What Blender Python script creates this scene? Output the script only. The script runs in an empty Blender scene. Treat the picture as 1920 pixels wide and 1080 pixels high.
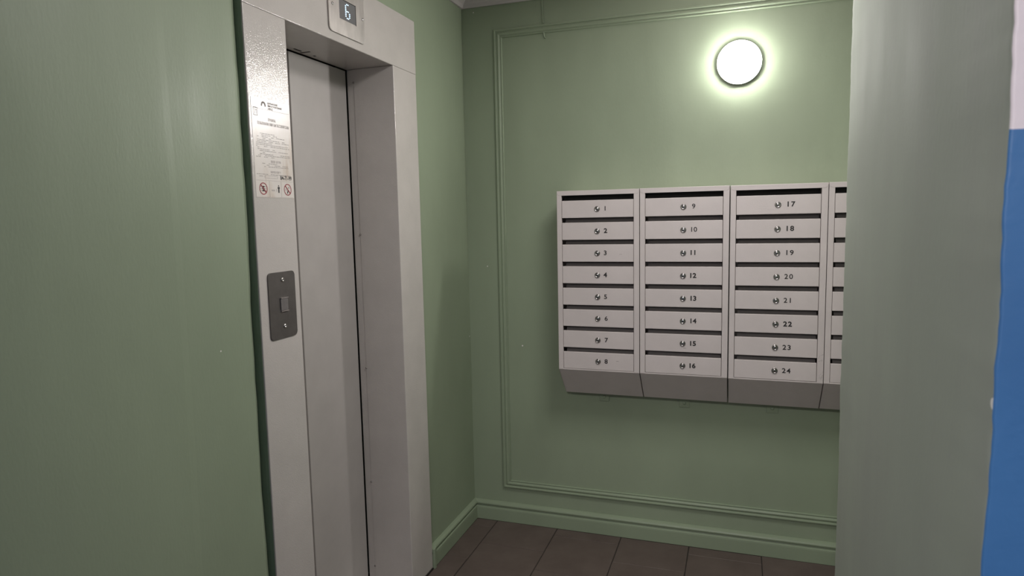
import bpy, bmesh, math, random
from mathutils import Vector, Matrix
random.seed(7)
S = bpy.context.scene
C = S.collection

# ------------------------------------------------------------------ camera, world, lights, exposure
F_PX = 1251.8035
yaw, pitch, roll = 0.3305, -0.1060, -0.0209
cy_, sy_ = math.cos(yaw), math.sin(yaw); cp_, sp_ = math.cos(pitch), math.sin(pitch)
fwd = Vector((-sy_*cp_, cy_*cp_, sp_)); rt = Vector((cy_, sy_, 0)); up = rt.cross(fwd)
cr_, sr_ = math.cos(roll), math.sin(roll)
r2 = rt*cr_ + up*sr_; u2 = up*cr_ - rt*sr_
cam_data = bpy.data.cameras.new('camera'); cam = bpy.data.objects.new('camera', cam_data); C.objects.link(cam)
m = Matrix((r2, u2, -fwd)).transposed().to_4x4(); m.translation = Vector((1.32735, -3.18431, 1.59315))
cam.matrix_world = m
cam_data.sensor_width = 36.0; cam_data.lens = F_PX/1920*36.0
cam_data.clip_start = 0.02
cam_data.dof.use_dof = True; cam_data.dof.focus_distance = 2.75; cam_data.dof.aperture_fstop = 9.0
S.camera = cam

w = bpy.data.worlds.new('world'); S.world = w; w.use_nodes = True
w.node_tree.nodes['Background'].inputs[0].default_value = (0.5, 0.5, 0.5, 1)
w.node_tree.nodes['Background'].inputs[1].default_value = 0.0

LAMP_STRENGTH = 164.0      # round wall lamp, visible in the picture
HALL_POWER = 54.0         # stair hall ceiling light behind the camera
hl = bpy.data.lights.new('hall_light', 'AREA'); hl.shape = 'DISK'; hl.size = 0.22; hl.energy = HALL_POWER
hl.color = (1.0, 0.955, 0.94)
hlo = bpy.data.objects.new('hall_light', hl); C.objects.link(hlo); hlo.location = (1.15, -4.10, 2.585)

LOBBY_POWER = 17.5        # flat ceiling light of the lift lobby, above the picture
ll = bpy.data.lights.new('lobby_light', 'AREA'); ll.shape = 'SQUARE'; ll.size = 0.55; ll.energy = LOBBY_POWER
ll.color = (1.0, 0.955, 0.94)
llo = bpy.data.objects.new('lobby_light', ll); C.objects.link(llo); llo.location = (1.25, -1.26, 2.625)

S.view_settings.view_transform = 'Standard'; S.view_settings.look = 'None'
S.view_settings.gamma = 1.0; S.view_settings.use_curve_mapping = False
S.view_settings.exposure = 0.10

# ------------------------------------------------------------------ materials
def mat(name):
    m = bpy.data.materials.new(name); m.use_nodes = True
    nt = m.node_tree
    return m, nt, nt.nodes['Principled BSDF']
def N(nt, typ, **kw):
    n = nt.nodes.new(typ)
    for k, v in kw.items(): setattr(n, k, v)
    return n
def noise(nt, scale, detail=3.0, rough=0.5, stretch=None, coord='Object'):
    t = N(nt, 'ShaderNodeNewGeometry') if coord == 'World' else N(nt, 'ShaderNodeTexCoord')
    out = t.outputs['Position'] if coord == 'World' else t.outputs['Object']
    if stretch:
        mp = N(nt, 'ShaderNodeMapping'); mp.inputs['Scale'].default_value = stretch
        nt.links.new(out, mp.inputs['Vector']); out = mp.outputs['Vector']
    n = N(nt, 'ShaderNodeTexNoise'); n.inputs['Scale'].default_value = scale
    n.inputs['Detail'].default_value = detail; n.inputs['Roughness'].default_value = rough
    nt.links.new(out, n.inputs['Vector'])
    return n.outputs['Fac']
def ramp(nt, fac, stops):
    r = N(nt, 'ShaderNodeValToRGB'); e = r.color_ramp.elements
    while len(e) < len(stops): e.new(0.5)
    for el, (p, c) in zip(e, stops):
        el.position = p; el.color = (*c, 1) if len(c) == 3 else c
    nt.links.new(fac, r.inputs['Fac']); return r.outputs['Color']
def bump(nt, bsdf, layers):
    prev = None
    for fac, strength, dist in layers:
        b = N(nt, 'ShaderNodeBump'); b.inputs['Strength'].default_value = strength
        b.inputs['Distance'].default_value = dist
        nt.links.new(fac, b.inputs['Height'])
        if prev: nt.links.new(prev, b.inputs['Normal'])
        prev = b.outputs['Normal']
    nt.links.new(prev, bsdf.inputs['Normal'])
def mixcol(nt, fac, a, b):
    mx = N(nt, 'ShaderNodeMix', data_type='RGBA')
    for inp, v in ((0, fac), (6, a), (7, b)):
        if hasattr(v, 'links'): nt.links.new(v, mx.inputs[inp])
        elif isinstance(v, (int, float)): mx.inputs[inp].default_value = v
        else: mx.inputs[inp].default_value = (*v, 1)
    return mx.outputs[2]
def math_(nt, op, a, b=None):
    n = N(nt, 'ShaderNodeMath', operation=op)
    for i, v in ((0, a), (1, b)):
        if v is None: continue
        if hasattr(v, 'links'): nt.links.new(v, n.inputs[i])
        else: n.inputs[i].default_value = v
    return n.outputs[0]
def spots(nt, pts):
    """mask of tiny paint chips at fixed places on the surface"""
    g = N(nt, 'ShaderNodeNewGeometry'); out = None
    for (x, y, z, r) in pts:
        d = N(nt, 'ShaderNodeVectorMath', operation='DISTANCE')
        nt.links.new(g.outputs['Position'], d.inputs[0]); d.inputs[1].default_value = (x, y, z)
        s = math_(nt, 'LESS_THAN', d.outputs['Value'], r)
        out = s if out is None else math_(nt, 'MAXIMUM', out, s)
    return out

GREEN = (0.288, 0.343, 0.240)
def wall_paint(name, base, chips=None, rough=(0.38, 0.55), vstretch=0.25, wav=0.006, spec=0.32):
    m, nt, b = mat(name)
    lo = noise(nt, 1.7, 4, 0.55, (1, 1, 0.5), 'World')
    k = 0.90
    col = ramp(nt, lo, [(0.30, tuple(c*k for c in base)), (0.72, tuple(min(1, c*(2-k)) for c in base))])
    hue = noise(nt, 0.9, 2, 0.5, None, 'World')
    col = mixcol(nt, math_(nt, 'MULTIPLY', hue, 0.25), col, (base[0]*0.93, base[1]*1.02, base[2]*1.04))
    if name == 'green_paint_hall_greyed':
        col = mixcol(nt, math_(nt, 'MULTIPLY', ramp(nt, noise(nt, 5.0, 5, 0.65, (1, 1, 0.22), 'World'), [(0.42, (0, 0, 0)), (0.68, (1, 1, 1))]), 0.35), col, (0.30, 0.31, 0.285))
    if chips: col = mixcol(nt, spots(nt, chips), col, (0.75, 0.74, 0.70))
    nt.links.new(col, b.inputs['Base Color'])
    rr = N(nt, 'ShaderNodeMapRange'); rr.inputs[1].default_value = 0.3; rr.inputs[2].default_value = 0.7
    rr.inputs[3].default_value, rr.inputs[4].default_value = rough
    nt.links.new(noise(nt, 3.0, 3, 0.6, (1, 1, 0.4), 'World'), rr.inputs[0])
    nt.links.new(rr.outputs[0], b.inputs['Roughness'])
    b.inputs['Specular IOR Level'].default_value = spec
    bump(nt, b, [(noise(nt, 2.2, 2, 0.5, (1, 1, 0.5), 'World'), 0.5, wav*4),
                 (noise(nt, 22.0, 3, 0.6, (1, 1, vstretch), 'World'), 0.07, wav),
                 (noise(nt, 160.0, 2, 0.6, (1, 1, 0.35), 'World'), 0.12, 0.002)])
    return m
CHIPS = [(0.003, -0.02, 0.0, 0.0)]
M_wall = wall_paint('green_wall_paint', GREEN,
    [(0.0, -1.756, 1.248, 0.0025), (0.0, -0.012, 0.98, 0.004), (0.0, -1.60, 0.93, 0.004), (0.105, 0, 1.345, 0.003), (0.285, 0, 0.94, 0.004), (0.063, 0, 2.60, 0.003), (0.03, 0, 2.635, 0.003)])
M_pier = wall_paint('green_paint_hall_greyed', (0.340, 0.372, 0.312), [(1.551, -2.4715, 1.412, 0.0055)], rough=(0.74, 0.96), vstretch=0.06, wav=0.003, spec=0.14)  # wall green greyed to carry light reflected from the white hall
M_trim = wall_paint('green_trim_paint', (0.270, 0.325, 0.225), None, rough=(0.32, 0.45), wav=0.001)
M_seal = wall_paint('dark_green_sealant', (0.17, 0.235, 0.16), None, rough=(0.5, 0.7))

def hall_paint():
    m, nt, b = mat('blue_and_white_hall_paint')
    g = N(nt, 'ShaderNodeNewGeometry'); sx = N(nt, 'ShaderNodeSeparateXYZ'); nt.links.new(g.outputs['Position'], sx.inputs[0])
    edge = math_(nt, 'ADD', sx.outputs['Z'], math_(nt, 'MULTIPLY', math_(nt, 'SUBTRACT', noise(nt, 45, 2, 0.5, None, 'World'), 0.5), 0.012))
    f = math_(nt, 'GREATER_THAN', edge, 1.662)
    blue = ramp(nt, noise(nt, 4, 4, 0.6, None, 'World'), [(0.3, (0.034, 0.118, 0.280)), (0.7, (0.042, 0.142, 0.325))])
    scr = noise(nt, 5, 6, 0.75, (1, 1, 0.5), 'World')
    scr2 = math_(nt, 'LESS_THAN', math_(nt, 'ABSOLUTE', math_(nt, 'SUBTRACT', scr, 0.36)), 0.0012)
    blue = mixcol(nt, math_(nt, 'MULTIPLY', scr2, 0.6), blue, (0.02, 0.05, 0.10))
    nt.links.new(mixcol(nt, f, blue, (0.63, 0.58, 0.600)), b.inputs['Base Color'])
    b.inputs['Roughness'].default_value = 0.5
    bump(nt, b, [(noise(nt, 60, 3, 0.6, None, 'World'), 0.2, 0.003)])
    return m
M_hall = hall_paint()

def metal_paint(name, col, rough=0.34, peel=0.30, scale=260, spec=0.5, dirt=0.05):
    m, nt, b = mat(name)
    lo = noise(nt, 6, 4, 0.6)
    nt.links.new(ramp(nt, lo, [(0.3, tuple(c*(1-dirt) for c in col)), (0.7, tuple(c*(1+dirt) for c in col))]), b.inputs['Base Color'])
    b.inputs['Roughness'].default_value = rough
    b.inputs['Specular IOR Level'].default_value = spec
    bump(nt, b, [(noise(nt, scale, 1.5, 0.5), peel, 0.0009)])
    return m
M_portal = metal_paint('light_grey_enamel', (0.540, 0.510, 0.480), 0.14, 0.60, 330)
M_door = metal_paint('grey_door_enamel', (0.470, 0.445, 0.425), 0.38, 0.15, 260)
M_box = metal_paint('grey_mailbox_enamel', (0.610, 0.560, 0.545), 0.34, 0.28, 220)
M_boxshade = metal_paint('grey_mailbox_shaded', (0.17, 0.155, 0.15), 0.5, 0.2, 220)  # mailbox grey darkened, the shade inside the slots put into the colour

def plain(name, col, rough=0.5, metallic=0.0, vary=0.08, scale=20, stretch=None):
    m, nt, b = mat(name)
    nt.links.new(ramp(nt, noise(nt, scale, 4, 0.6, stretch), [(0.3, tuple(c*(1-vary) for c in col)), (0.7, tuple(min(1, c*(1+vary)) for c in col))]), b.inputs['Base Color'])
    b.inputs['Roughness'].default_value = rough; b.inputs['Metallic'].default_value = metallic
    return m
M_steel = plain('brushed_steel', (0.60, 0.565, 0.54), 0.34, 0.85, 0.14, 22, (1, 1, 0.4))
M_plate = plain('dark_steel_plate', (0.135, 0.125, 0.118), 0.42, 0.55, 0.10, 30)
M_chrome = plain('chrome', (0.75, 0.73, 0.71), 0.16, 1.0, 0.05, 40)
M_lock = plain('dull_chrome', (0.40, 0.385, 0.37), 0.22, 1.0, 0.1, 60)
M_black = plain('black_ink', (0.018, 0.016, 0.016), 0.6, 0.0, 0.1, 60)
M_dark = plain('dark_gap', (0.02, 0.018, 0.016), 0.8, 0.0, 0.1, 10)
M_ceil = plain('ceiling_whitewash', (0.60, 0.56, 0.55), 0.85, 0.0, 0.05, 5)
M_corn = plain('cornice_plaster', (0.50, 0.47, 0.46), 0.8, 0.0, 0.05, 8)
M_ink = plain('faded_grey_ink', (0.26, 0.235, 0.22), 0.7, 0.0, 0.3, 200)
M_faint = plain('pale_grey_ink', (0.46, 0.42, 0.40), 0.7, 0.0, 0.2, 200)
M_red = plain('red_ink', (0.28, 0.02, 0.035), 0.5, 0.0, 0.1, 60)
M_white = plain('white_plastic', (0.86, 0.84, 0.86), 0.4, 0.0, 0.03, 10)
M_scratch = plain('bare_scratch', (0.30, 0.27, 0.26), 0.6, 0.2, 0.3, 400)

def sticker_mat():
    m, nt, b = mat('stained_white_film')
    st = noise(nt, 14, 5, 0.65, (1, 1, 0.35))
    col = ramp(nt, st, [(0.35, (0.72, 0.68, 0.65)), (0.55, (0.70, 0.65, 0.60)), (0.72, (0.56, 0.46, 0.38))])
    nt.links.new(col, b.inputs['Base Color']); b.inputs['Roughness'].default_value = 0.28
    bump(nt, b, [(noise(nt, 40, 3, 0.5), 0.2, 0.001)])
    return m
M_film = sticker_mat()

def tile_mat():
    m, nt, b = mat('brown_floor_tile')
    oi = N(nt, 'ShaderNodeObjectInfo')
    base = ramp(nt, noise(nt, 7, 5, 0.65, None, 'World'), [(0.25, (0.092, 0.068, 0.060)), (0.75, (0.135, 0.104, 0.092))])
    base = mixcol(nt, math_(nt, 'MULTIPLY', oi.outputs['Random'], 0.18), base, (0.10, 0.075, 0.060))
    dirt = ramp(nt, noise(nt, 120, 4, 0.7, None, 'World'), [(0.62, (0, 0, 0)), (0.75, (1, 1, 1))])
    nt.links.new(mixcol(nt, math_(nt, 'MULTIPLY', dirt, 0.15), base, (0.2, 0.17, 0.15)), b.inputs['Base Color'])
    b.inputs['Roughness'].default_value = 0.55
    bump(nt, b, [(noise(nt, 90, 3, 0.6, None, 'World'), 0.15, 0.001)])
    return m
M_tile = tile_mat()
M_grout = plain('dark_grout', (0.035, 0.028, 0.024), 0.9, 0.0, 0.2, 30)

def emit(name, col, strength):
    m, nt, b = mat(name)
    b.inputs['Base Color'].default_value = (0.8, 0.8, 0.8, 1)
    b.inputs['Emission Color'].default_value = (*col, 1); b.inputs['Emission Strength'].default_value = strength
    return m
M_lamp = emit('lamp_diffuser', (1.0, 0.955, 0.935), LAMP_STRENGTH)
M_led = emit('blue_white_led', (0.45, 0.74, 1.0), 1.25)
def screen_mat():
    m, nt, b = mat('dark_display_glass')
    b.inputs['Base Color'].default_value = (0.16, 0.16, 0.165, 1); b.inputs['Roughness'].default_value = 0.15
    b.inputs['Specular IOR Level'].default_value = 0.8
    return m
M_screen = screen_mat()

# ------------------------------------------------------------------ mesh helpers
def link(name, me, material, parent=None):
    o = bpy.data.objects.new(name, me); C.objects.link(o)
    for mm in (material if isinstance(material, (list, tuple)) else [material]): me.materials.append(mm)
    if parent: o.parent = parent
    return o
def obj(name, bm, material, parent=None, smooth=False, loc=None):
    bmesh.ops.recalc_face_normals(bm, faces=bm.faces)
    me = bpy.data.meshes.new(name); bm.to_mesh(me); bm.free()
    if smooth:
        for p in me.polygons: p.use_smooth = True
    o = link(name, me, material, parent)
    if loc: o.location = loc
    return o
def box(bm, x0, x1, y0, y1, z0, z1, bev=0.0, seg=2, mi=0):
    vs = [bm.verts.new((x, y, z)) for x in (x0, x1) for y in (y0, y1) for z in (z0, z1)]
    fs = [bm.faces.new([vs[i] for i in f]) for f in ((0, 1, 3, 2), (4, 6, 7, 5), (0, 4, 5, 1), (2, 3, 7, 6), (0, 2, 6, 4), (1, 5, 7, 3))]
    for f in fs: f.material_index = mi
    if bev:
        es = list({e for f in fs for e in f.edges})
        bmesh.ops.recalc_face_normals(bm, faces=fs)
        bmesh.ops.bevel(bm, geom=es, offset=bev, segments=seg, profile=0.5, affect='EDGES')
    return bm
def bx(*a, **k): return box(bmesh.new(), *a, **k)
def prism(bm, pts, d0, d1, f):
    """polygon pts (u,v) extruded between d0 and d1; f maps (u,v,d) to a point"""
    a = [bm.verts.new(f(u, v, d0)) for u, v in pts]; b = [bm.verts.new(f(u, v, d1)) for u, v in pts]
    n = len(pts)
    bm.faces.new(a[::-1]); bm.faces.new(b)
    for i in range(n): bm.faces.new((a[i], a[(i+1) % n], b[(i+1) % n], b[i]))
    return bm
def rrect(u0, u1, v0, v1, r, seg=5):
    out = []
    for cu, cv, a0 in ((u1-r, v1-r, 0), (u0+r, v1-r, 90), (u0+r, v0+r, 180), (u1-r, v0+r, 270)):
        for i in range(seg+1):
            a = math.radians(a0+90*i/seg); out.append((cu+r*math.cos(a), cv+r*math.sin(a)))
    return out
def lathe(bm, prof, f, seg=20, cap=True):
    """prof = [(radius, depth)...]; f maps (u,v,d) to a point"""
    rings = []
    for r, d in prof:
        if r < 1e-7: rings.append([bm.verts.new(f(0, 0, d))])
        else: rings.append([bm.verts.new(f(r*math.cos(2*math.pi*i/seg), r*math.sin(2*math.pi*i/seg), d)) for i in range(seg)])
    for a, b in zip(rings, rings[1:]):
        for i in range(seg):
            j = (i+1) % seg
            if len(a) == 1: bm.faces.new((a[0], b[i], b[j]))
            elif len(b) == 1: bm.faces.new((a[i], b[0], a[j]))
            else: bm.faces.new((a[i], a[j], b[j], b[i]))
    if cap:
        for rg in (rings[0], rings[-1]):
            if len(rg) > 2: bm.faces.new(rg)
    return bm
def sweep(bm, prof, path_frames, closed=False):
    """prof (u,v); path_frames = list of functions f(u,v)->point, one per station"""
    rows = [[bm.verts.new(f(u, v)) for u, v in prof] for f in path_frames]
    n = len(prof); rng = range(len(rows) if closed else len(rows)-1)
    for i in rng:
        a, b = rows[i], rows[(i+1) % len(rows)]
        for k in range(n-1): bm.faces.new((a[k], a[k+1], b[k+1], b[k]))
    if not closed:
        bm.faces.new(rows[0][::-1]); bm.faces.new(rows[-1])
    return bm
def text_geo(txt, size, mapf, depth=0.0006, align='CENTER', bold=0.0, sx=1.0, width=None, space=1.0):
    """flat lettering turned into a mesh; mapf(u,v,d) -> point. returns bmesh"""
    cu = bpy.data.curves.new('t', 'FONT'); cu.body = txt; cu.size = size; cu.align_x = align; cu.align_y = 'CENTER'
    cu.extrude = depth/2; cu.offset = bold; cu.resolution_u = 3; cu.space_character = space
    o = bpy.data.objects.new('t', cu); C.objects.link(o)
    dg = bpy.context.evaluated_depsgraph_get(); me = bpy.data.meshes.new_from_object(o.evaluated_get(dg))
    bpy.data.objects.remove(o); bpy.data.curves.remove(cu)
    bm = bmesh.new(); bm.from_mesh(me); bpy.data.meshes.remove(me)
    if width:
        xs = [v.co.x for v in bm.verts]; sx = width/(max(xs)-min(xs))
    for v in bm.verts: v.co = Vector(mapf(v.co.x*sx, v.co.y, v.co.z+depth/2))
    return bm
def join(dst, src):
    me = bpy.data.meshes.new('tmp'); src.to_mesh(me); src.free(); dst.from_mesh(me); bpy.data.meshes.remove(me)
    return dst
def thing(name, label, cat, loc=(0, 0, 0), group=None):
    o = bpy.data.objects.new(name, None); C.objects.link(o); o.location = loc; o.empty_display_size = 0.05
    o['label'] = label; o['category'] = cat
    if group: o['group'] = group
    return o
def struct(o, label, cat='wall'):
    o['kind'] = 'structure'; o['label'] = label; o['category'] = cat
    return o
def fY(u, v, d): return (u, -d, v)          # on a wall facing -y: u right, v up, d out
def fX(u, v, d): return (d, u, v)           # on a wall facing +x: u = y, v up, d out

# ------------------------------------------------------------------ setting
H = 2.66
XR = 2.75            # lobby right end
PY0, PY1, PX = -2.473, -1.513, 1.550
YH = -4.75           # far end of the stair hall behind the camera
ED0, ED1, EDZ = -1.50, -0.68, 2.30   # rough opening of the elevator in the left wall

struct(obj('wall_back', bx(-0.3, XR+0.2, 0.0, 0.2, -0.05, H), M_wall), 'green painted back wall carrying the mailboxes and the round lamp')

def left_wall():
    bm = bmesh.new()
    rnd = random.Random(3)
    box(bm, -0.3, 0.0, ED1, 0.0, -0.05, H)                 # by the corner
    box(bm, -0.3, 0.0, ED0, ED1, EDZ, H)                   # over the door
    # uneven plaster from the portal towards the camera, as one solid with a wavy face
    ys = [ED0, -1.606, -1.612, -1.622, -1.640, -1.67, -1.72, -1.80, -1.868, -1.89, -1.95, PY0]
    xs = [-0.020, -0.018, -0.012, -0.004, 0.0005, 0.001, 0.0005, 0.0, -0.0004, 0.0004, 0.0006, 0.0]
    nz = 48
    waves = [[0.0025*math.sin(zi*0.21+1.0)+0.0009*rnd.uniform(-1, 1)+0.0008*math.sin(zi*0.7) for zi in range(nz+1)] for _ in range(2)]
    grid = []
    for zi in range(nz+1):
        z = -0.05+(H+0.05)*zi/nz; row = []
        for k, (y, x) in enumerate(zip(ys, xs)):
            wv = waves[0][zi]
            dx = wv*0.6 if k in (2, 3) else 0.0
            dy = wv if k in (2, 3, 4) else (waves[1][zi]*0.6 - 0.004*math.sin(zi*.2) if k in (8, 9) else 0)
            row.append(bm.verts.new((x+dx, y+dy, z)))
        row.insert(0, bm.verts.new((-0.3, ED0, z))); row.append(bm.verts.new((-0.3, PY0, z)))
        grid.append(row)
    n = len(grid[0])
    for a, b in zip(grid, grid[1:]):
        for k in range(n): bm.faces.new((a[k], a[(k+1) % n], b[(k+1) % n], b[k]))
    bm.faces.new(grid[0][::-1]); bm.faces.new(grid[-1])
    o = obj('wall_left', bm, M_wall)
    return o
wl = struct(left_wall(), 'green painted left wall around the elevator doorway')
# painted-over sealant along the near side of the portal, part of the wall
bm = bmesh.new(); rnd = random.Random(11); rows = []
for zi in range(61):
    z = 2.42*zi/60; j = rnd.uniform(-1, 1)
    rows.append([bm.verts.new(p) for p in ((-0.03, -1.6105, z), (-0.03, -1.6135+0.0006*j, z), (0.003+0.0012*j, -1.6125+0.0006*j, z), (0.0125+0.0010*rnd.uniform(-1, 1), -1.6105, z), (0.0125, -1.6095, z), (-0.03, -1.6095, z))])
for a, b in zip(rows, rows[1:]):
    for k in range(6): bm.faces.new((a[k], a[(k+1) % 6], b[(k+1) % 6], b[k]))
bm.faces.new(rows[0][::-1]); bm.faces.new(rows[-1])
o = obj('sealant_strip', bm, M_seal, wl); o['label'] = 'dark green rough sealant strip'

# pier on the right: green reveal, blue and white front
def pier():
    bm = bmesh.new(); rnd = random.Random(5); r = 0.012
    prof = []
    for i in range(5):                                   # near corner
        a = math.radians(270-90*i/4); prof.append((PX+0.003+0.003*math.cos(a), PY0+0.003+0.003*math.sin(a)))
    prof += [(PX, PY0+0.012), (PX+0.001, PY0+0.25), (PX-0.001, PY0+0.6), (PX, PY1-r-0.015)]
    for i in range(6):                                   # far corner
        a = math.radians(180-90*i/5); prof.append((PX+r+r*math.cos(a), PY1-r+r*math.sin(a)))
    prof += [(XR+0.2, PY1), (XR+0.2, PY0)]
    nz = 230; rows = []; n = len(prof); wob = [0, 0]
    for zi in range(nz+1):
        z = -0.05+(H+0.05)*zi/nz; row = []
        wob = [0.75*wob[0]+rnd.uniform(-.0009, .0009), 0.75*wob[1]+rnd.uniform(-.0010, .0010)]
        for k, (x, y) in enumerate(prof):
            if k < 5: x += wob[0]
            elif 9 <= k < 15: x += wob[1]*0.7; y += wob[1]
            row.append(bm.verts.new((x, y, z)))
        rows.append(row)
    for a, b in zip(rows, rows[1:]):
        for k in range(n):
            f = bm.faces.new((a[k], a[(k+1) % n], b[(k+1) % n], b[k]))
            f.smooth = k < n-3
            f.material_index = 1 if k in (0, 1, 2, n-1) else 0
    bm.faces.new(rows[0][::-1]); bm.faces.new(rows[-1])
    return obj('wall_right', bm, [M_pier, M_hall])
struct(pier(), 'green painted pier at the right, its colour greyed for hall light, with a blue and white front edge')

bm = bmesh.new()
box(bm, XR, XR+0.2, PY1, 0.0, -0.05, H)
struct(obj('wall_lobby_end', bm, M_wall), 'green end wall of the lobby behind the pier')
bm = bmesh.new()
box(bm, -0.3, 0.0, YH, PY0-0.0005, -0.05, H); box(bm, -0.3, 3.3, YH-0.2, YH, -0.05, H); box(bm, 3.1, 3.3, YH, PY0, -0.05, H)
box(bm, XR+0.2, 3.3, PY0, PY0+0.2, -0.05, H)
struct(obj('wall_shade_added', bx(-0.3, 0.90, -3.52, -3.40, -0.05, H), M_hall), 'added blue and white partition, unseen behind the camera, shading the elevator jambs')  # unseen partition added to keep hall light off the elevator jambs
struct(obj('wall_hall', bm, M_hall), 'blue and white painted stair hall walls behind the camera')
struct(obj('ceiling', bx(-0.3, 3.3, YH-0.2, 0.2, H, H+0.15), M_ceil), 'whitewashed ceiling of the lobby', 'ceiling')

# floor: grout bed and single tiles
floor = struct(obj('floor', bx(-0.3, 3.3, YH-0.2, 0.2, -0.12, -0.003), M_grout), 'brown tiled floor in running bond', 'floor')
rnd = random.Random(21)
def tile(x0, x1, y0, y1):
    z = rnd.uniform(-0.0008, 0.0006)
    bm = bmesh.new(); c = 0.0008
    j = lambda: rnd.uniform(-0.0008, 0.0008)
    b = [(x0, y0), (x1, y0), (x1, y1), (x0, y1)]
    t = [(x0+c, y0+c), (x1-c, y0+c), (x1-c, y1-c), (x0+c, y1-c)]
    lo = [bm.verts.new((x, y, -0.003)) for x, y in b]
    mi = [bm.verts.new((x+j(), y+j(), z-0.0010)) for x, y in b]
    tp = [bm.verts.new((x, y, z)) for x, y in t]
    for q, p in ((lo, mi), (mi, tp)):
        for i in range(4): bm.faces.new((q[i], q[(i+1) % 4], p[(i+1) % 4], p[i]))
    bm.faces.new(tp); bm.faces.new(lo[::-1])
    obj('tile', bm, M_tile, floor)
solid = [(-9, -0.018, -0.56, 9), (-9, 0.0, -9, 9)]
for ci in range(-1, 10):
    x0, x1 = 0.135+0.3265*ci, 0.135+0.3265*(ci+1)
    off = -0.099 if ci % 2 else -0.268
    for ri in range(-1, 15):
        y1, y0 = off-0.340*(ri), off-0.340*(ri+1)
        y1b = min(y1, -0.0225); y0b = max(y0, YH)
        a, b = x0+0.0026, x1-0.0026
        a = max(a, 0.0225 if y0b > -0.56 else 0.001)
        if y0b > -1.2 and PX+0.0 < b: pass
        b = min(b, 3.09)
        if y0b >= PY0-0.01 and y1b <= PY1+0.01 and a > PX: continue
        if y0b < PY1 and y1b > PY0 and b > PX:             # cut at the pier
            if a < PX-0.02: 
                if y1b <= PY1+0.17 and y0b >= PY0-0.17: b = PX-0.001
            elif y1b > PY1: y0b = PY1+0.001
            elif y0b < PY0: y1b = PY0-0.001
        if b > XR and y1b > PY0: b = XR-0.001
        if b-a < 0.02 or y1b-y0b < 0.02: continue
        if y0b < -0.56 < y1b and a < 0.025: a = 0.0225
        tile(a, b, y0b+0.0014, y1b-0.0014)

# picture-frame moulding on the back wall
FP = [(0, 0), (0, .007), (.002, .0115), (.007, .0135), (.011, .0125), (.0135, .0085), (.017, .008), (.021, .0115), (.026, .0125), (.031, .0100), (.0335, .0065), (.0365, .0060), (.0385, .0085), (.041, .0080), (.0425, .0045), (.043, 0)]
fx0, fx1, fz0, fz1 = 0.167, 2.50, 0.181, 2.506
fr = [lambda u, v: (fx0+u, -v, fz0+u), lambda u, v: (fx1-u, -v, fz0+u), lambda u, v: (fx1-u, -v, fz1-u), lambda u, v: (fx0+u, -v, fz1-u)]
o = obj('trim_1', sweep(bmesh.new(), FP, fr, closed=True), M_trim)
struct(o, 'green ridged frame moulding around the back wall panel', 'moulding')

# baseboards
BP = [(0, .021), (.058, .0205), (.0655, .0195), (.0695, .0135), (.0735, .0120), (.0765, .0165), (.081, .0205), (.087, .0215), (.093, .0185), (.098, .0100), (.1005, .003), (.1005, 0)]
BPc = [(0, 0)] + BP
o = obj('baseboard_back', sweep(bmesh.new(), BPc, [lambda u, v: (v, -v, u), lambda u, v: (XR-v, -v, u)]), M_trim)
struct(o, 'green profiled baseboard along the back wall', 'baseboard')
ye = -0.562
bm = sweep(bmesh.new(), BPc, [lambda u, v: (v, -v, u), lambda u, v: (v, ye+0.0, u)])
# the bead turns down at the near end beside the portal
bead = [(.066, .0195), (.0695, .0135), (.0735, .0125), (.0765, .0165), (.081, .0205), (.087, .0215), (.093, .0185), (.098, .0100), (.1005, .002)]
o = obj('baseboard_left', bm, M_trim)
struct(o, 'green profiled baseboard between the corner and the elevator portal', 'baseboard')
bm = bmesh.new()
prism(bm, [(ye-0.003, 0), (ye+0.016, 0), (ye+0.016, 0.103), (ye-0.003, 0.094)], 0.019, 0.030, fX)
bmesh.ops.bevel(bm, geom=list(bm.edges), offset=0.0022, segments=2, profile=.5, affect='EDGES')
obj('end_bead', bm, M_trim, o)

# cornice
CP = [(0, 0), (0, .010), (.006, .014), (.016, .018), (.026, .030), (.034, .036), (.038, .040), (.038, 0)]
o = obj('trim_2', sweep(bmesh.new(), [(a, b) for a, b in CP], [lambda u, v: (v, PY0, H-.038+u), lambda u, v: (v, -v, H-.038+u), lambda u, v: (XR, -v, H-.038+u)]), M_corn)
struct(o, 'pale plaster cornice under the ceiling', 'cornice')

# ------------------------------------------------------------------ elevator portal and door
PFX = 0.0162; A1, A2, B1, B2 = -0.5606, -1.6085, -0.7568, -1.4221; ZO, ZT = 2.2, 2.4181; DX = -0.2
portal = thing('elevator_portal', 'light grey enamelled steel portal framing the elevator doorway in the green left wall', 'elevator portal', (0, (A1+A2)/2, 0))
def loc(bm):       # world coordinates -> portal coordinates
    for v in bm.verts: v.co.y -= (A1+A2)/2
    return bm
def jamb(y_out, y_in):
    """folded steel jamb: front leaf and a return running back to the door"""
    bm = bmesh.new(); s = 1 if y_in > y_out else -1
    pts = [(y_out, 0.0004), (y_out, PFX), (y_in, PFX), (y_in, DX+0.035), (y_in-s*0.0015, DX+0.034), (y_in-s*0.0015, DX+0.004), (y_in-s*0.022, DX+0.004), (y_in-s*0.022, 0.0004)]
    prism(bm, pts, 0.0, ZO-0.0012, lambda u, v, d: (v, u, d))
    vert = [e for e in bm.edges if abs(e.verts[0].co.z-e.verts[1].co.z) > 1 and e.verts[0].co.x > 0.01]
    bmesh.ops.bevel(bm, geom=vert, offset=0.0028, segments=3, profile=.5, affect='EDGES')
    return loc(bm)
obj('left_jamb', jamb(A2, B2), M_portal, portal)
rj = obj('right_jamb', jamb(A1, B1), M_portal, portal)
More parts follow.
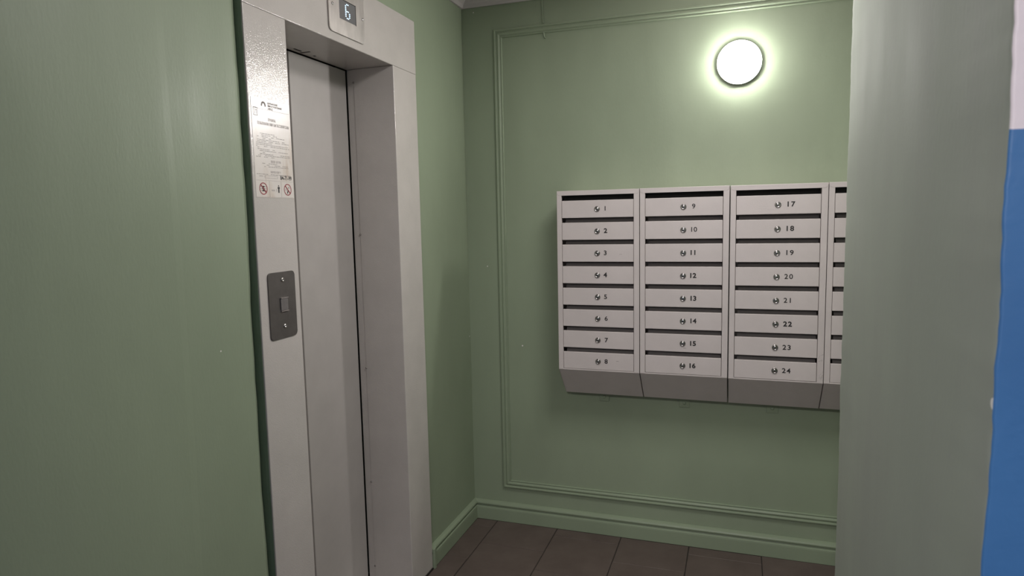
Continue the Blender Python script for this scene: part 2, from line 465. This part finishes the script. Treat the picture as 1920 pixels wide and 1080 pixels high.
bm = bmesh.new()
prism(bm, [(PFX, ZO), (PFX, ZT), (0.0004, ZT), (0.0004, ZO)], A2, A1, lambda u, v, d: (u, d, v))
es = [e for e in bm.edges if abs(e.verts[0].co.y-e.verts[1].co.y) > .5 and e.verts[0].co.x > 0.01]
bmesh.ops.bevel(bm, geom=es, offset=0.0028, segments=3, profile=.5, affect='EDGES')
hd = obj('header', loc(bm), M_portal, portal)
obj('soffit', loc(bx(DX+.003, 0.0002, B2-.0215, B1+.0215, ZO, ZO+.02)), M_portal, portal)
# jamb fixing screws
bm = bmesh.new()
for z in (2.147, 1.533, 0.969, 0.468, 0.086):
    q = lathe(bmesh.new(), [(0.0042, 0), (0.0040, .0012), (0.0025, .0022), (0, .0024)], lambda u, v, d, z=z: (-0.166+u, B1-d, z+v), 10)
    o = obj('screw', loc(q), M_lock, portal, True)
bm.free()
# small slots cut in the soffit near the left jamb
for (x0, x1, y0, y1) in ((-.178, -.170, -1.125, -1.085), (-.190, -.150, -1.070, -1.062), (-.176, -.168, -1.012, -1.002)):
    obj('soffit_slot', loc(bx(x0, x1, y0, y1, ZO-.0008, ZO+.004)), M_dark, portal)
# sill
sill = obj('sill', loc(bx(DX-.03, PFX+.001, B2, B1, -0.002, 0.004)), M_steel, portal)
o = obj('foot_strip', loc(bx(0.0006, 0.021, A1-0.004, A1+0.003-0.196, 0.0, 0.006)), M_dark, portal)

door = thing('elevator_door', 'closed grey sliding elevator door recessed inside the steel portal', 'elevator door', (DX, -1.10, 0))
def dl(bm):
    for v in bm.verts: v.co -= Vector((DX, -1.10, 0))
    return bm
obj('door_panel', dl(bx(DX-.028, DX, -1.124, B1-.0035, 0.008, ZO-.004, bev=.002)), M_door, door)
obj('door_panel', dl(bx(DX-.065, DX-.036, -1.455, -1.04, 0.008, ZO-.006, bev=.002)), M_door, door)
# dark shaft lining behind the door
o = obj('shaft_lining', dl(bx(DX-.105, DX-.098, -1.499, -.681, 0, EDZ-.001)), M_dark, door)

# floor indicator over the door
ind = thing('floor_indicator', 'brushed steel floor indicator plate with lit blue digit 6 above the elevator door', 'indicator', (PFX+.0022, -1.083, 2.228))
def il(bm):
    for v in bm.verts: v.co -= Vector((PFX, -1.083, 2.228))
    return bm
y0, y1, z0, z1 = -1.194, -0.972, 2.228, 2.408
bm = prism(bmesh.new(), rrect(y0, y1, z0, z1, 0.016), PFX, PFX+.0032, fX)
bmesh.ops.bevel(bm, geom=[e for e in bm.edges if abs(e.verts[0].co.x-e.verts[1].co.x) < 1e-6 and e.verts[0].co.x > PFX+.002], offset=.0007, segments=1, affect='EDGES')
plate = obj('face_plate', il(bm), M_steel, ind)
s = obj('screen', il(bx(PFX+.0030, PFX+.0036, -1.131, -1.029, 2.281, 2.347)), M_screen, ind)
bm = bmesh.new()
for a in ((-1.0305, -1.0275, 2.279, 2.349), (-1.1325, -1.0275, 2.346, 2.3485)):
    box(bm, PFX+.0031, PFX+.0042, a[0], a[1], a[2], a[3])
obj('screen_gasket', il(bm), M_dark, ind)
rows = ['.##.', '#...', '#...', '#...', '###.', '#..#', '#..#', '#..#', '.##.']
bm = bmesh.new()
for r_, row in enumerate(rows):
    for c_, ch in enumerate(row):
        if ch == '#':
            yc, zc = -1.0925+c_*.0078, 2.3375-r_*.0058
            box(bm, PFX+.0036, PFX+.0042, yc-.0031, yc+.0031, zc-.0016, zc+.0016)
d_ = obj('digit', il(bm), M_led, s); d_['label'] = 'glowing blue-white dot matrix digit 6'
def screw_bm(y, z, x, r=.0052):
    return lathe(bmesh.new(), [(r, 0), (r, .0012), (r*.85, .0026), (r*.5, .0033), (r*.42, .0028), (r*.40, .0012), (0, .0010)], lambda u, v, d: (x+d, y+u, z+v), 14)
for y, z in ((-1.172, 2.318), (-.984, 2.314), (-1.172, 2.390), (-.984, 2.390)):
    obj('screw', il(screw_bm(y, z, PFX+.003)), M_chrome, ind, True)

# call plate
cp = thing('call_panel', 'dark grey elevator call plate with one square button on the left jamb', 'call button', (PFX+.0004, -1.511, 1.242))
def cl(bm):
    for v in bm.verts: v.co -= Vector((PFX, -1.511, 1.242))
    return bm
bm = prism(bmesh.new(), rrect(-1.573, -1.449, 1.242, 1.443, .012), PFX, PFX+.003, fX)
bmesh.ops.bevel(bm, geom=[e for e in bm.edges if abs(e.verts[0].co.x-e.verts[1].co.x) < 1e-6 and e.verts[0].co.x > PFX+.002], offset=.0007, segments=1, affect='EDGES')
obj('face_plate', cl(bm), M_plate, cp)
bm = prism(bmesh.new(), rrect(-1.524, -1.491, 1.3265, 1.3635, .003), PFX+.0025, PFX+.0062, fX)
bmesh.ops.bevel(bm, geom=[e for e in bm.edges if e.verts[0].co.x > PFX+.005 and e.verts[1].co.x > PFX+.005], offset=.0012, segments=2, affect='EDGES')
btn = obj('button', cl(bm), plain('button_grey', (0.20, .19, .185), .3, .3, .1, 60), cp)
for z in (1.3645, 1.3245):
    o = obj('button_rim', cl(bx(PFX+.0026, PFX+.0078, -1.5245, -1.4905, z-.0010, z+.0010)), M_chrome, btn); o['label'] = 'bright chrome rim strip'
for z in (1.419, 1.278): obj('screw', cl(screw_bm(-1.508, z, PFX+.003, .0068)), M_chrome, cp, True)

# notice on the left jamb
nt_ = thing('notice', 'white printed elevator rules notice with red prohibition signs stuck on the left jamb', 'notice', (PFX, -1.511, 1.664))
SY, SZ, SX = -1.511, 1.664, PFX
def sl(bm):
    for v in bm.verts: v.co -= Vector((SX, SY, SZ))
    return bm
y0, y1, z0, z1 = -1.597, -1.4265, 1.664, 1.948
film = obj('film', sl(prism(bmesh.new(), rrect(y0, y1, z0, z1, .003), SX, SX+.0006, fX)), M_film, nt_)
PT = SX+.0006
def q(y, z, d): return (PT+d, y, z)
def bar(bm, ya, yb, za, zb, d=.0003): return box(bm, PT, PT+d, ya, yb, za, zb)
W_, H_ = y1-y0, z1-z0
U = lambda f: y0+f*W_
V = lambda f: z1-f*H_
# header lettering and title
bm = bmesh.new()
for k, (t, wd) in enumerate((('ЩЕРБИНСКИЙ', .26), ('ЛИФТОСТРОИТЕЛЬНЫЙ', .37), ('ЗАВОД', .13))):
    join(bm, text_geo(t, .0078, lambda u, v, d, k=k: q(U(.41)+u, V(.040+.0265*k)+v, d), .0003, 'LEFT', .0001, width=wd*W_))
obj('header_text', sl(bm), M_ink, nt_)
bm = text_geo('ПРАВИЛА', .0125, lambda u, v, d: q(U(.50)+u, V(.206)+v, d), .0003, 'CENTER', 0, width=.20*W_)
join(bm, text_geo('ПОЛЬЗОВАНИЯ ЛИФТОМ ПАССАЖИРСКИМ', .0125, lambda u, v, d: q(U(.54)+u, V(.252)+v, d), .0003, 'CENTER', -.0001, width=.82*W_))
obj('title_text', sl(bm), M_faint, nt_)
# small print, too fine to read: broken strokes
bm = bmesh.new(); rnd = random.Random(2)
def strokes(fz, a, b, h=.0013, dens=.8):
    x = a
    while x < b:
        wd = rnd.uniform(.02, .08); e = min(x+wd, b)
        if rnd.random() < dens: bar(bm, U(x), U(e), V(fz)-h/2, V(fz)+h/2)
        x = e+.014
for fz, a, b in ((.330, .46, .52), (.352, .18, .55), (.368, .13, .62), (.384, .10, .88), (.400, .12, .45), (.416, .10, .82), (.432, .10, .93), (.448, .07, .48), (.464, .07, .90), (.480, .07, .94), (.494, .05, .14),
                 (.510, .10, .55), (.526, .15, .93), (.542, .15, .28), (.558, .15, .95), (.573, .05, .95), (.588, .05, .52),
                 (.652, .20, .62), (.668, .20, .88), (.684, .20, .88), (.762, .04, .93), (.782, .04, .20)):
    strokes(fz, a, b)
o = obj('small_print', sl(bm), M_ink, nt_); o['kind'] = 'stuff'
bm = bmesh.new()
for (fz, a, b) in ((.628, .42, .66), (.735, .40, .52), (.735, .55, .66)):
    x = a
    while x < b:
        t = rnd.random()
        bar(bm, U(x), U(x+.006), V(fz+.012), V(fz-.012))
        if t < .7: bar(bm, U(x+.016), U(x+.022), V(fz+.012), V(fz-.012))
        zz = fz+(.012 if t < .35 else -.009); bar(bm, U(x+.006), U(x+.016), V(zz+.002), V(zz-.002))
        x += .034
o = obj('heading_print', sl(bm), M_faint, nt_); o['kind'] = 'stuff'
bm = text_geo('84-71-99', .0170, lambda u, v, d: q(U(.80)+u, V(.790)+v, d), .0003, 'CENTER', .0004, width=.31*W_)
o = obj('handwritten_number', sl(bm), M_black, nt_); o['label'] = 'black handwritten number 84-71-99'
# ruled lines
for e in ((.02, .98, .107), (.02, .98, .825), (.02, .98, .993)):
    obj('ruled_line', sl(bar(bmesh.new(), U(e[0]), U(e[1]), V(e[2])-.0004, V(e[2])+.0004)), M_faint, nt_)
for f in (.345, .655):
    obj('ruled_line', sl(bar(bmesh.new(), U(f)-.0003, U(f)+.0003, V(.990), V(.829))), M_faint, nt_)
for a, b, c_, d2 in ((.24, .57, .773, .777), (.24, .57, .797, .801), (.24, .246, .777, .797), (.564, .57, .777, .797)):
    obj('box_line', sl(bar(bmesh.new(), U(a), U(b), V(d2), V(c_))), M_faint, nt_)
# maker's mark: half gear with an arch
pts = []
cyy, czz, R0 = U(.305), V(.066), .0115
for i in range(15):
    a = math.radians(-20+220*i/14); rr = R0*(1.0 if i % 2 else .86)
    pts.append((cyy+rr*math.cos(a), czz+rr*math.sin(a)))
inner = [(cyy+.0052*math.cos(math.radians(200-220*i/8)), czz-.001+.0062*math.sin(math.radians(200-220*i/8))) for i in range(9)]
bm = bmesh.new()
for i in range(14):
    t0, t1 = i/14*8, (i+1)/14*8
    def ip(t):
        k = min(7, int(t)); f = t-k; A, B = inner[8-k], inner[8-k-1]; return (A[0]+(B[0]-A[0])*f, A[1]+(B[1]-A[1])*f)
    prism(bm, [pts[i], pts[i+1], ip(t1), ip(t0)], PT, PT+.0003, fX)
obj('emblem', sl(bm), M_ink, nt_)
# elevator pictogram in a frame
bm = bmesh.new()
a, b, c_, d2 = U(.045), U(.150), V(.182), V(.100)
for e in ((a, b, c_, c_+.0016), (a, b, d2-.0016, d2), (a, a+.0012, c_, d2), (b-.0012, b, c_, d2)): bar(bm, *e)
for e in ((a+.005, a+.0062, c_+.004, d2-.005), (b-.0062, b-.005, c_+.004, d2-.005), (a+.003, a+.0075, d2-.007, d2-.0055), (b-.0075, b-.003, d2-.007, d2-.0055)): bar(bm, *e)
obj('elevator_pictogram', sl(bm), M_ink, nt_)
# prohibition signs
def ring(bm, yc, zc, R, t):
    n = 32
    for i in range(n):
        a, b = 2*math.pi*i/n, 2*math.pi*(i+1)/n
        prism(bm, [(yc+R*math.cos(a), zc+R*math.sin(a)), (yc+R*math.cos(b), zc+R*math.sin(b)), (yc+(R-t)*math.cos(b), zc+(R-t)*math.sin(b)), (yc+(R-t)*math.cos(a), zc+(R-t)*math.sin(a))], PT, PT+.0004, fX)
    dx = R*.7; k = t*.5
    prism(bm, [(yc-dx-k*.5, zc+dx-k*.5), (yc-dx+k, zc+dx+k), (yc+dx+k, zc-dx+k), (yc+dx-k, zc-dx-k)], PT+.0002, PT+.0006, fX)
    return bm
for nm, fy in (('prohibition_sign', .185), ('prohibition_sign', .83)):
    yc, zc = U(fy), V(.909)
    rg = obj(nm, sl(ring(bmesh.new(), yc, zc, .0175, .0026)), M_red, nt_)
    bm = bmesh.new()
    if fy < .5:
        rg['label'] = 'red barred circle over black bars and dots'
        for dz in (-.006, 0, .006): bar(bm, yc-.0055, yc+.0055, zc+dz-.0015, zc+dz+.0015)
        bar(bm, yc-.0015, yc+.0015, zc-.007, zc+.007)
        for dz in (-.006, 0, .006):
            for dy in (-.0105, .0105): bar(bm, yc+dy-.0009, yc+dy+.0009, zc+dz-.0009, zc+dz+.0009)
    else:
        rg['label'] = 'red barred circle over a black cigarette'
        prism(bm, [(yc-.004, zc-.011), (yc+.000, zc-.012), (yc+.003, zc-.003), (yc-.0005, zc-.002)], PT, PT+.0003, fX)
        for dy in (.002, .0065): prism(bm, [(yc+dy, zc+.003), (yc+dy+.001, zc+.003), (yc+dy+.002, zc+.009), (yc+dy+.001, zc+.009)], PT, PT+.0003, fX)
        bar(bm, yc-.009, yc-.008, zc-.004, zc+.003)
    obj('symbol', sl(bm), M_black, rg)
bm = bmesh.new(); yc, zc = U(.585), V(.907)
prism(bm, [(yc-.0028, zc-.011), (yc+.0028, zc-.011), (yc+.0028, zc+.001), (yc+.0048, zc+.0005), (yc+.0042, zc+.0065), (yc-.0042, zc+.0065), (yc-.0048, zc+.0005), (yc-.0028, zc+.001)], PT, PT+.0003, fX)
prism(bm, [(yc+.0022*math.cos(t*.785), zc+.0096+.0022*math.sin(t*.785)) for t in range(8)], PT, PT+.0003, fX)
obj('figure_pictogram', sl(bm), M_black, nt_)
bm = bmesh.new()
for k in range(3): bar(bm, U(.40+.03*k), U(.418+.03*k), V(.930), V(.915))
bar(bm, U(.522), U(.530), V(.934), V(.908))
obj('faint_capacity_print', sl(bm), M_faint, nt_)

# ------------------------------------------------------------------ round wall lamp
lx, lz = 1.3115, 2.2440
lamp = thing('wall_lamp', 'round glowing white wall lamp on the green wall above the mailboxes', 'lamp', (lx, 0, lz))
fl = lambda u, v, d: (u, -d, v)
obj('base_ring', lathe(bmesh.new(), [(0.088, 0), (0.0925, .002), (0.0935, .008), (0.0935, .0195), (0.0927, .0215), (0.086, .0215)], fl, 48), M_white, lamp, True)
obj('diffuser', lathe(bmesh.new(), [(0.0922, .0216), (0.0910, .0255), (0.0868, .0315), (0.079, .0365), (0.064, .0415), (0.045, .0445), (0.022, .0460), (0, .0465)], fl, 48, cap=False), M_lamp, lamp, True)

# ------------------------------------------------------------------ loose cable from the ceiling over the frame
def tube(pts, r, seg=8):
    bm = bmesh.new(); rows = []
    P = [Vector(p) for p in pts]
    for i, p in enumerate(P):
        t = (P[min(i+1, len(P)-1)]-P[max(i-1, 0)]).normalized()
        a = t.cross(Vector((0, 1, 0)));  a = a.normalized() if a.length > .01 else Vector((1, 0, 0)); b = t.cross(a)
        rows.append([bm.verts.new(p+a*r*math.cos(2*math.pi*k/seg)+b*r*math.sin(2*math.pi*k/seg)) for k in range(seg)])
    for a, b in zip(rows, rows[1:]):
        for k in range(seg): bm.faces.new((a[k], a[(k+1) % seg], b[(k+1) % seg], b[k]))
    bm.faces.new(rows[0][::-1]); bm.faces.new(rows[-1]); return bm
cab = thing('cable', 'green painted cable hanging from the ceiling behind the frame moulding', 'cable', (0.42, 0, 2.44))
def cbl(bm):
    for v in bm.verts: v.co -= Vector((.42, 0, 2.44))
    return bm
obj('upper_run', cbl(tube([(.4165, -.0035, 2.655), (.4165, -.0035, 2.60), (.4175, -.004, 2.56), (.4205, -.006, 2.53), (.4225, -.0100, 2.515), (.4235, -.0120, 2.507)], .0034)), M_trim, cab, True)
obj('hooked_end', cbl(tube([(.4235, -.0060, 2.468), (.4240, -.0055, 2.460), (.4250, -.005, 2.451), (.4280, -.0045, 2.4430), (.4315, -.0045, 2.4405), (.4340, -.0045, 2.4425)], .0032)), M_trim, cab, True)

# ------------------------------------------------------------------ mailboxes
UW = 0.375; PITCH = 0.378; MX0 = 0.5285; ZBOT = 0.7341
T = 1.7054-ZBOT; FB = 0.8777-ZBOT; D = 0.1986
def ml_lock():
    me = lathe(bmesh.new(), [(0.0128, 0), (0.0128, .0018), (0.0112, .0042), (0.0088, .0048), (0.0080, .0034), (0.0066, .0032), (0.0060, .0044), (0.0030, .0048), (0.0, .0048)], lambda u, v, d: (u, -d, v), 20)
    return me
def mesh_of(bm, name, material, smooth=False):
    bmesh.ops.recalc_face_normals(bm, faces=bm.faces)
    me = bpy.data.meshes.new(name); bm.to_mesh(me); bm.free(); me.materials.append(material)
    if smooth:
        for p in me.polygons: p.use_smooth = True
    return me
me_lock = mesh_of(ml_lock(), 'lock', M_lock, True)
me_slot = mesh_of(bx(-.0007, .0007, -.0054, -.0046, -.0034, .0034), 'keyway', M_black)
DW, DH, DP = 0.3255, 0.0785, 0.0998     # door width, height, pitch
DX0 = 0.0235; ZD1 = 1.6610-ZBOT         # left edge, top of the first door
def door_mesh():
    bm = bx(0, DW, -.0135, 0, -DH, 0, bev=.0016, seg=2)
    return mesh_of(bm, 'mailbox_door', M_box)
me_door = door_mesh()
def deflector():
    bm = bmesh.new()
    prism(bm, [(-.183, -.012), (-.182, -.0125), (-.160, .019), (-.161, .020)], .010, DW-.003, lambda u, v, d: (d, u, v))
    return mesh_of(bm, 'deflector', M_boxshade)
me_def = deflector()
fold = [(0.004, 0), (0.001, -.006), (0, -.020)]
unit_labels = ['leftmost grey metal mailbox bank with doors numbered 1 to 8',
               'second grey metal mailbox bank with doors numbered 9 to 16',
               'third grey metal mailbox bank with doors numbered 17 to 24',
               'rightmost grey mailbox bank, mostly hidden behind the green pier']
rnd = random.Random(9)
for u in range(4):
    x0 = MX0+PITCH*u+(0, .0, .0015, .001)[u]; dz = (0, .0005, -.0006, 0)[u]
    t = thing('mailbox_bank', unit_labels[u], 'mailbox', (x0, 0, ZBOT+dz), 'grey mailbox banks on the back wall')
    th = .0016
    bm = bmesh.new()
    side = [(0, 0), (-.0655, 0), (-D+.001, FB), (-D+.001, T), (0, T)]
    for xa in (0, UW-th): prism(bm, side, xa, xa+th, lambda a, b, d: (d, -0.0005+a, b))
    box(bm, 0, UW, -D+.001, -.0005, T-th, T)                            # top
    box(bm, 0, UW, -.0025, -.0005, 0, T)                                # back
    prism(bm, [(-.0655, 0), (-.0645, .0012), (-D+.002, FB+.001), (-D+.001, FB)], 0, UW, lambda a, b, d: (d, a-.0005, b))   # sloping underside
    box(bm, 0, UW, -.0655, -.0005, 0, .0016)
    obj('cabinet_body', bm, M_box, t)
    obj('slot_shade_sheet', bx(.024, UW-.026, -.150, -.148, T-.12, T-.003), M_dark, t)  # near-black sheet added behind the first slot to stand for its shade
    for xa, xb in ((0, .0222), (UW-.0245, UW)):
        obj('stile', bx(xa, xb, -D, -D+.012, FB+.0005, T-.004, bev=.0012), M_box, t)
    bm = bmesh.new()
    r = .014
    prof = [(0.0004, T), (0.0004, T-.020+r)]
    prof += [(0.0004+r-r*math.cos(math.radians(a)), T-.0205+r-r*math.sin(math.radians(a))) for a in (15, 35, 55, 75, 90)]
    prof += [(UW-.0004-r+r*math.sin(math.radians(a)), T-.0205+r-r*math.cos(math.radians(a))) for a in (0, 15, 35, 55, 75)]
    prof += [(UW-.0004, T-.020+r), (UW-.0004, T)]
    prism(bm, prof, D-.010, D+.0009, fY)
    bmesh.ops.bevel(bm, geom=[e for e in bm.edges if e.verts[0].co.y < -D and e.verts[1].co.y < -D], offset=.0008, segments=2, profile=.5, affect='EDGES')
    obj('top_rail', bm, M_box, t)
    obj('bottom_rail', bx(.0222, UW-.0245, -D+.0002, -D+.012, FB, FB+.0052), M_box, t)
    for k in range(8):
        num = u*8+k+1
        d = bpy.data.objects.new('mailbox_door', me_door); C.objects.link(d); d.parent = t
        d.location = (DX0, -D+.0145-.0008, ZD1-DP*k)
        d.rotation_euler = (rnd.uniform(-.012, .012), 0, rnd.uniform(-.0015, .0015))
        if u < 3: d['label'] = 'mailbox door numbered %d' % num
        ft = -.0135
        lk = bpy.data.objects.new('lock', me_lock); C.objects.link(lk); lk.parent = d
        lk.location = (.1628, ft, -DH/2-.0005); lk.rotation_euler = (0, rnd.uniform(-.6, .6), 0)
        # keyway joined as its own small piece of the door
        kw = bpy.data.objects.new('keyway', me_slot); C.objects.link(kw); kw.parent = d
        kw.location = (.1628, ft, -DH/2-.0005); kw.rotation_euler = (0, rnd.choice([.2, 1.2, .9, -.5, 1.5]), 0)
        cx = .1628+(.0375, .0415, .0475, .045)[u]+rnd.uniform(-.0015, .0015)
        bd = .0004 if num in (1, 6, 9, 10, 20, 21) else rnd.choice([.0006, .0008, .0010])
        bm = text_geo(str(num), .0285, lambda a, b, dd, cx=cx: (cx+a, ft-dd, -DH/2+b), .0005, 'CENTER', bd, 1.08, space=(1.0, 1.0, 1.22, 1.1)[u])
        obj('number', bm, M_black, d)
        if num in (3, 8, 15):
            sx_, sz_ = {3: (.262, -.046), 8: (.246, -.036), 15: (.166, -.062)}[num]
            bm = bmesh.new()
            for q0, q1 in (((0, -.0006), (.006, .0012)), ((.006, .0012), (.012, .0006))):
                prism(bm, [(sx_+q0[0], sz_+q0[1]), (sx_+q1[0], sz_+q1[1]), (sx_+q1[0], sz_+q1[1]+.0011), (sx_+q0[0], sz_+q0[1]+.0009)], -ft, -ft+.0002, fY)
            obj('scratch', bm, M_scratch if num == 3 else M_plate, d)
        if k > 0:
            df = bpy.data.objects.new('deflector', me_def); C.objects.link(df); df.parent = t
            df.location = (DX0, 0, ZD1-DP*k)
    # scratches
    if u == 2:
        rs = random.Random(4)
        for (zx, zz, n) in ((UW-.014, .985-.7341-.0, 9), (UW-.010, .905-.7341, 12)):
            bm = bmesh.new()
            for _ in range(n):
                a = zx+rs.uniform(-.008, .007); b = zz+rs.uniform(-.018, .018); l = rs.uniform(.003, .011); an = rs.uniform(.3, 1.3)
                ca, sa = math.cos(an)*l, math.sin(an)*l; wv = .0005
                prism(bm, [(a, b), (a+wv, b-wv), (a+ca+wv, b+sa-wv), (a+ca, b+sa)], D, D+.0002, fY)
            obj('scratch', bm, M_scratch, t)
# green tabs under the mailboxes
names = ['small green painted fixing tab under the leftmost mailbox bank', 'small green painted fixing tab under the second mailbox bank', 'small green painted fixing tab under the third mailbox bank']
for (xa, xb, za, zb), lb in zip(((.682, .729, .683, .736), (1.064, 1.111, .679, .736), (1.451, 1.501, .681, .736)), names):
    t = thing('fixing_tab', lb, 'bracket', ((xa+xb)/2, 0, za), 'green fixing tabs under the mailboxes')
    hw = (xb-xa)/2
    obj('tab_plate', bx(-hw, hw, -.0075, 0, 0, zb-za, bev=.0012), M_trim, t)
    obj('bolt', lathe(bmesh.new(), [(.0078, .0075), (.0075, .0095), (.0045, .0113), (0, .0118)], lambda a, b, d: (a, -d, .021+b), 12), M_trim, t, True)

# hall ceiling lamp body around the hall light
hlamp = thing('ceiling_lamp', 'white round ceiling lamp in the stair hall behind the camera', 'lamp', (1.15, -4.10, H))
obj('lamp_body', lathe(bmesh.new(), [(.17, 0), (.175, .01), (.175, .05), (.165, .06)], lambda a, b, d: (a, b, -d), 32), M_white, hlamp, True)
plamp = thing('ceiling_panel_lamp', 'flat white square ceiling lamp over the elevator lobby', 'lamp', (1.25, -1.26, H))
obj('lamp_body', bx(-.29, .29, -.29, .29, -.03, 0, bev=.004), M_white, plamp)
